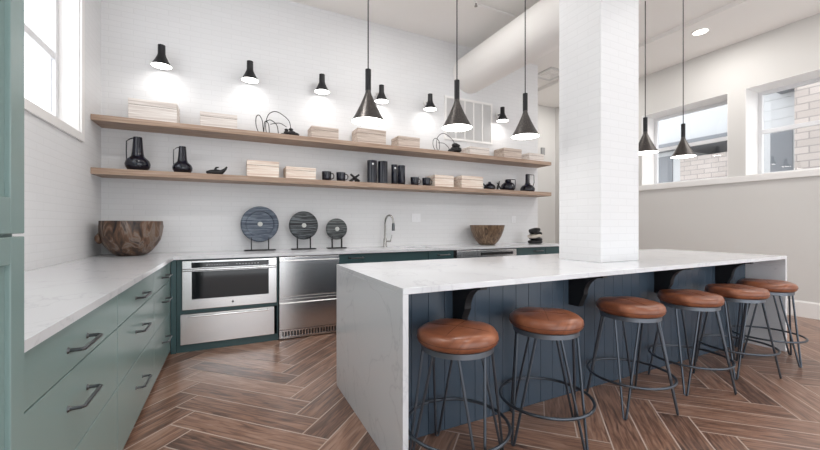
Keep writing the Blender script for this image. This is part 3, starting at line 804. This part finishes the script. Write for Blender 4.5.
# faucet
t = thing('faucet', 'tall gooseneck pull-down kitchen faucet in brushed nickel behind the sink', 'faucet', (1.87, 4.55, ZT))
b = nb(); lathe(b, [(0, 0), (.03, 0), (.03, .008), (.024, .02), (.022, .10), (.018, .12), (0, .12)], 24)
obj('base', b, M['chrome'], t, True)
b = nb(); pts = [(0, 0, .1), (0, 0, .2), (0, 0, .32)]+[(.0+0.035*(1-math.cos(a)), -.06*(1-math.cos(a)), .32+.105*math.sin(a)) for a in [PI*k/12 for k in range(1, 13)]]
tube(b, pts, .0125, 12); obj('spout', b, M['chrome'], t, True)
b = nb(); e_ = Vector(pts[-1]); tube(b, [e_, e_+Vector((0, 0, -.02)), e_+Vector((.0, 0, -.10))], [.015, .019, .021], 14); obj('spray_head', b, M['handle'], t, True)
b = nb(); tube(b, [(.02, 0, .075), (.075, 0, .075), (.082, 0, .08)], .011, 10); tube(b, [(.078, 0, .08), (.10, 0, .16)], .006, 8); obj('lever', b, M['chrome'], t, True)
# stacked knot ornament
t = thing('stone_knot_ornament', 'stacked knot ornament of dark and cream stone links at the right end of counter', 'ornament', (4.385, 4.36, ZT))
for i, (z, m, rot, R) in enumerate(((.036, 'iron', 0, .088), (.085, 'iron', .9, .080), (.135, 'cream', -.4, .082), (.18, 'iron', .5, .075), (.222, 'iron', 1.2, .066))):
    b = nb(); tube(b, ring_pts((0, 0, 0), R, 36), .026, 12, closed=True)
    bmesh.ops.rotate(b, verts=b.verts[:], cent=(0, 0, 0), matrix=Matrix.Rotation(.22*(1 if i % 2 else -1)*(i > 0), 3, 'Y') @ Matrix.Rotation(rot, 3, 'Z'))
    bmesh.ops.translate(b, verts=b.verts[:], vec=(.012*(1 if i % 2 else -1)*(i > 0), 0, z-.01)); obj('stone_link', b, M[m], t, True)

# ================================================================== WALL FITTINGS
t = thing('wall_grille', 'large white louvred air grille high on the back wall behind the second pendant', 'grille', (2.89, YB, 2.50))
gw, gh = .90, .66
b = nb(); w = .035
box(b, 0, gw, -.02, -.001, 0, w, .002); box(b, 0, gw, -.02, -.001, gh-w, gh, .002); box(b, 0, w, -.02, -.001, w, gh-w, .002); box(b, gw-w, gw, -.02, -.001, w, gh-w, .002)
for k in range(1, 5): q = w+(gw-2*w)*k/5; box(b, q-.01, q+.01, -.018, -.001, w, gh-w)
obj('grille_frame', b, M['trim_paint'], t)
b = nb(); box(b, w, gw-w, -.004, -.001, w, gh-w)
for k in range(34):
    z = w+.008+k*(gh-2*w-.01)/34; box(b, w, gw-w, -.014, -.004, z, z+.008)
obj('louvres', b, M['vent_dark'], t)
def plate(x, y, z, w, h, n, label, kind='outlet'):
    t = thing('switch_plate', label, 'switch plate', (x, y, z))
    b = nb(); box(b, -w/2, w/2, -.006, -.0005, -h/2, h/2, .002); obj('plate', b, M['plate'], t)
    for k in range(n):
        cx = (k-(n-1)/2)*.05; b = nb(); box(b, cx-.016, cx+.016, -.010, -.006, -.032, .032, .002); obj('rocker', b, M['plate'], t)
plate(2.415, YB, 1.313, .145, .12, 2, 'white double switch plate on the back wall right of the faucet')
plate(4.245, YB, 1.302, .09, .12, 1, 'single white plate on the back wall right of the second bowl')
t = thing('wall_sensor', 'small grey box high on the far wall beyond the shelf end', 'sensor', (6.35, YF, 2.88))
b = nb(); box(b, -.05, .05, -.04, -.0005, -.08, .08, .006); obj('housing', b, M['grey_plastic'], t)

# ---- sconces
SZ = 2.868
def make_sconce():
    t = thing('wall_sconce', 'x', 'wall light', (0, 0, 0), 0, 'black cone wall lights above the shelves')
    # origin at wall; shade hangs in front
    c = (0, -.135, 0)
    b = nb(); lathe(b, [(.034, .215), (.035, .125), (.042, .10), (.068, .045), (.094, 0), (.092, 0), (.065, .045), (.039, .10), (.032, .125), (.032, .21)], 40, c=c, closed=True)
    lathe(b, [(0, .217), (.034, .217), (.034, .21), (0, .21)], 40, c=c)
    sh = obj('shade', b, M['black_metal'], t, True)
    b = nb(); lathe(b, [(0, .0015), (.0905, .0015), (.088, .005), (0, .005)], 32, c=c); obj('diffuser', b, M['glow'], sh, True)
    b = nb(); tube(b, [(0, -.105, .12), (0, -.03, .12)], .009, 10); lathe(b, [(0, -.012), (.012, -.012), (.012, .012), (0, .012)], 14, c=(0, -.10, .12)); obj('arm', b, M['black_metal'], t, True)
    b = nb(); tube(b, [(0, -.032, .12), (0, -.001, .12)], .042, 28); obj('wall_plate', b, M['trim_paint'], t, True)
    lamp('sconce_lamp', 'SPOT', (0, -.135, -.003), SCONCE_W, (1, .97, .93), .05, t, (0, 0, 0), math.radians(150), .6)
    return t
sx = [(-.64, 'black cone wall light at the left, above the largest box'), (.206, 'second black cone wall light from the left'), (1.029, 'third black cone wall light, left of the first pendant cord'),
      (1.825, 'black cone wall light just right of the first pendant'), (2.574, 'black cone wall light just left of the wall grille'), (3.895, 'last black cone wall light, between wall grille and third pendant')]
s0 = make_sconce(); s0.location = (sx[0][0], YB, SZ); s0['label'] = sx[0][1]
for x, lb in sx[1:]: dup(s0, (x, YB, SZ), 0, lb)
# ---- pendants
def make_pendant(i, x, y, z, label):
    t = thing('pendant_lamp', label, 'pendant lamp', (x, y, z), 0, 'cone pendants over the island')
    b = nb(); lathe(b, [(.019, .345), (.019, .20), (.025, .178), (.052, .115), (.083, .052), (.113, 0), (.111, 0), (.080, .052), (.049, .115), (.022, .178), (.0178, .20), (.0178, .345)], 48, closed=True)
    sh = obj('shade', b, M['cone'], t, True)
    b = nb(); tube(b, [(0, 0, .21), (0, 0, .352)], .0195, 24); obj('stem', b, M['black_metal'], t, True)
    b = nb(); lathe(b, [(0, .001), (.1105, .001), (.108, .005), (0, .005)], 40); obj('diffuser', b, M['glow'], sh, True)
    b = nb(); top = ZC-z; tube(b, [(0, 0, .35), (0, 0, top-.02)], .0042, 8); obj('cord', b, M['black_metal'], t, True)
    b = nb(); lathe(b, [(0, top-.025), (.05, top-.025), (.06, top-.015), (.06, top), (0, top)], 28); obj('canopy', b, M['black_metal'], t, True)
    lamp('pendant_bulb', 'SPOT', (0, 0, -.003), PEND_W, (1, .96, .9), .07, t, (0, 0, 0), math.radians(140), .7)
for i, (x, y, z, lb) in enumerate([(.835, 2.33, 1.905, 'cone pendant nearest the camera, over the left end of the island'),
                                   (1.507, 2.27, 1.928, 'second cone pendant from the left, in front of the wall grille'),
                                   (2.165, 2.26, 1.932, 'third cone pendant, just left of the white column'),
                                   (3.72, 2.23, 1.930, 'cone pendant partly hidden behind the right side of the column'),
                                   (4.35, 2.21, 1.940, 'last cone pendant at right, in front of the right windows')]):
    make_pendant(i, x, y, z, lb)

# ================================================================== OUTSIDE
b = nb(); box(b, XR+TH+.01, 22, -6, 16, -.1, -.02); struct('ground', b, M['ext_ground'])
t = thing('neighbour_house', 'pale sided neighbouring house with stone pier seen through the nearer right-hand window', 'house', (11, 3.7, -.02))
b = nb()
for k in range(19): box(b, 0, 1.5, -.35, .75, k*.225, k*.225+.223, .006)
obj('siding_wall', b, M['ext_white'], t)
b = nb(); box(b, -.25, 1.3, -2.9, -.36, 0, 5.4); obj('stone_pier', b, M['stone'], t)
b = nb(); box(b, -.45, 1.8, -.34, -.05, 4.14, 4.32, .02); box(b, -.1, 1.8, -.05, .8, 4.28, 4.36); obj('eave', b, M['ext_grey'], t)
b = nb(); box(b, -.03, -.002, -.31, .14, 1.3, 3.36, .004); w_ = obj('window_frame', b, M['ext_white'], t)
b = nb(); box(b, -.04, -.031, -.27, .10, 1.36, 3.30); obj('pane', b, M['ext_grey'], w_)
t = thing('garage_block', 'low stone and white garage seen through the farther right-hand window', 'garage', (13.5, 8.2, -.02))
b = nb(); box(b, 0, 3, -3.2, -1.25, 0, 3.45); obj('stone_wall', b, M['stone'], t)
b = nb(); box(b, .05, 3, -1.24, 3.5, 0, 3.75); lw = obj('lower_wall', b, M['ext_white'], t)
b = nb(); box(b, .02, .049, -1.0, -.55, 2.2, 3.6, .004); obj('garage_window', b, M['ext_grey'], lw)
b = nb(); box(b, -.3, 3.2, -3.3, 3.6, 3.76, 3.98, .01); obj('roof_edge', b, M['ext_grey'], t)
b = nb(); box(b, .3, 3, -3.2, 3.5, 3.99, 6.2); obj('upper_wall', b, M['ext_white'], t)
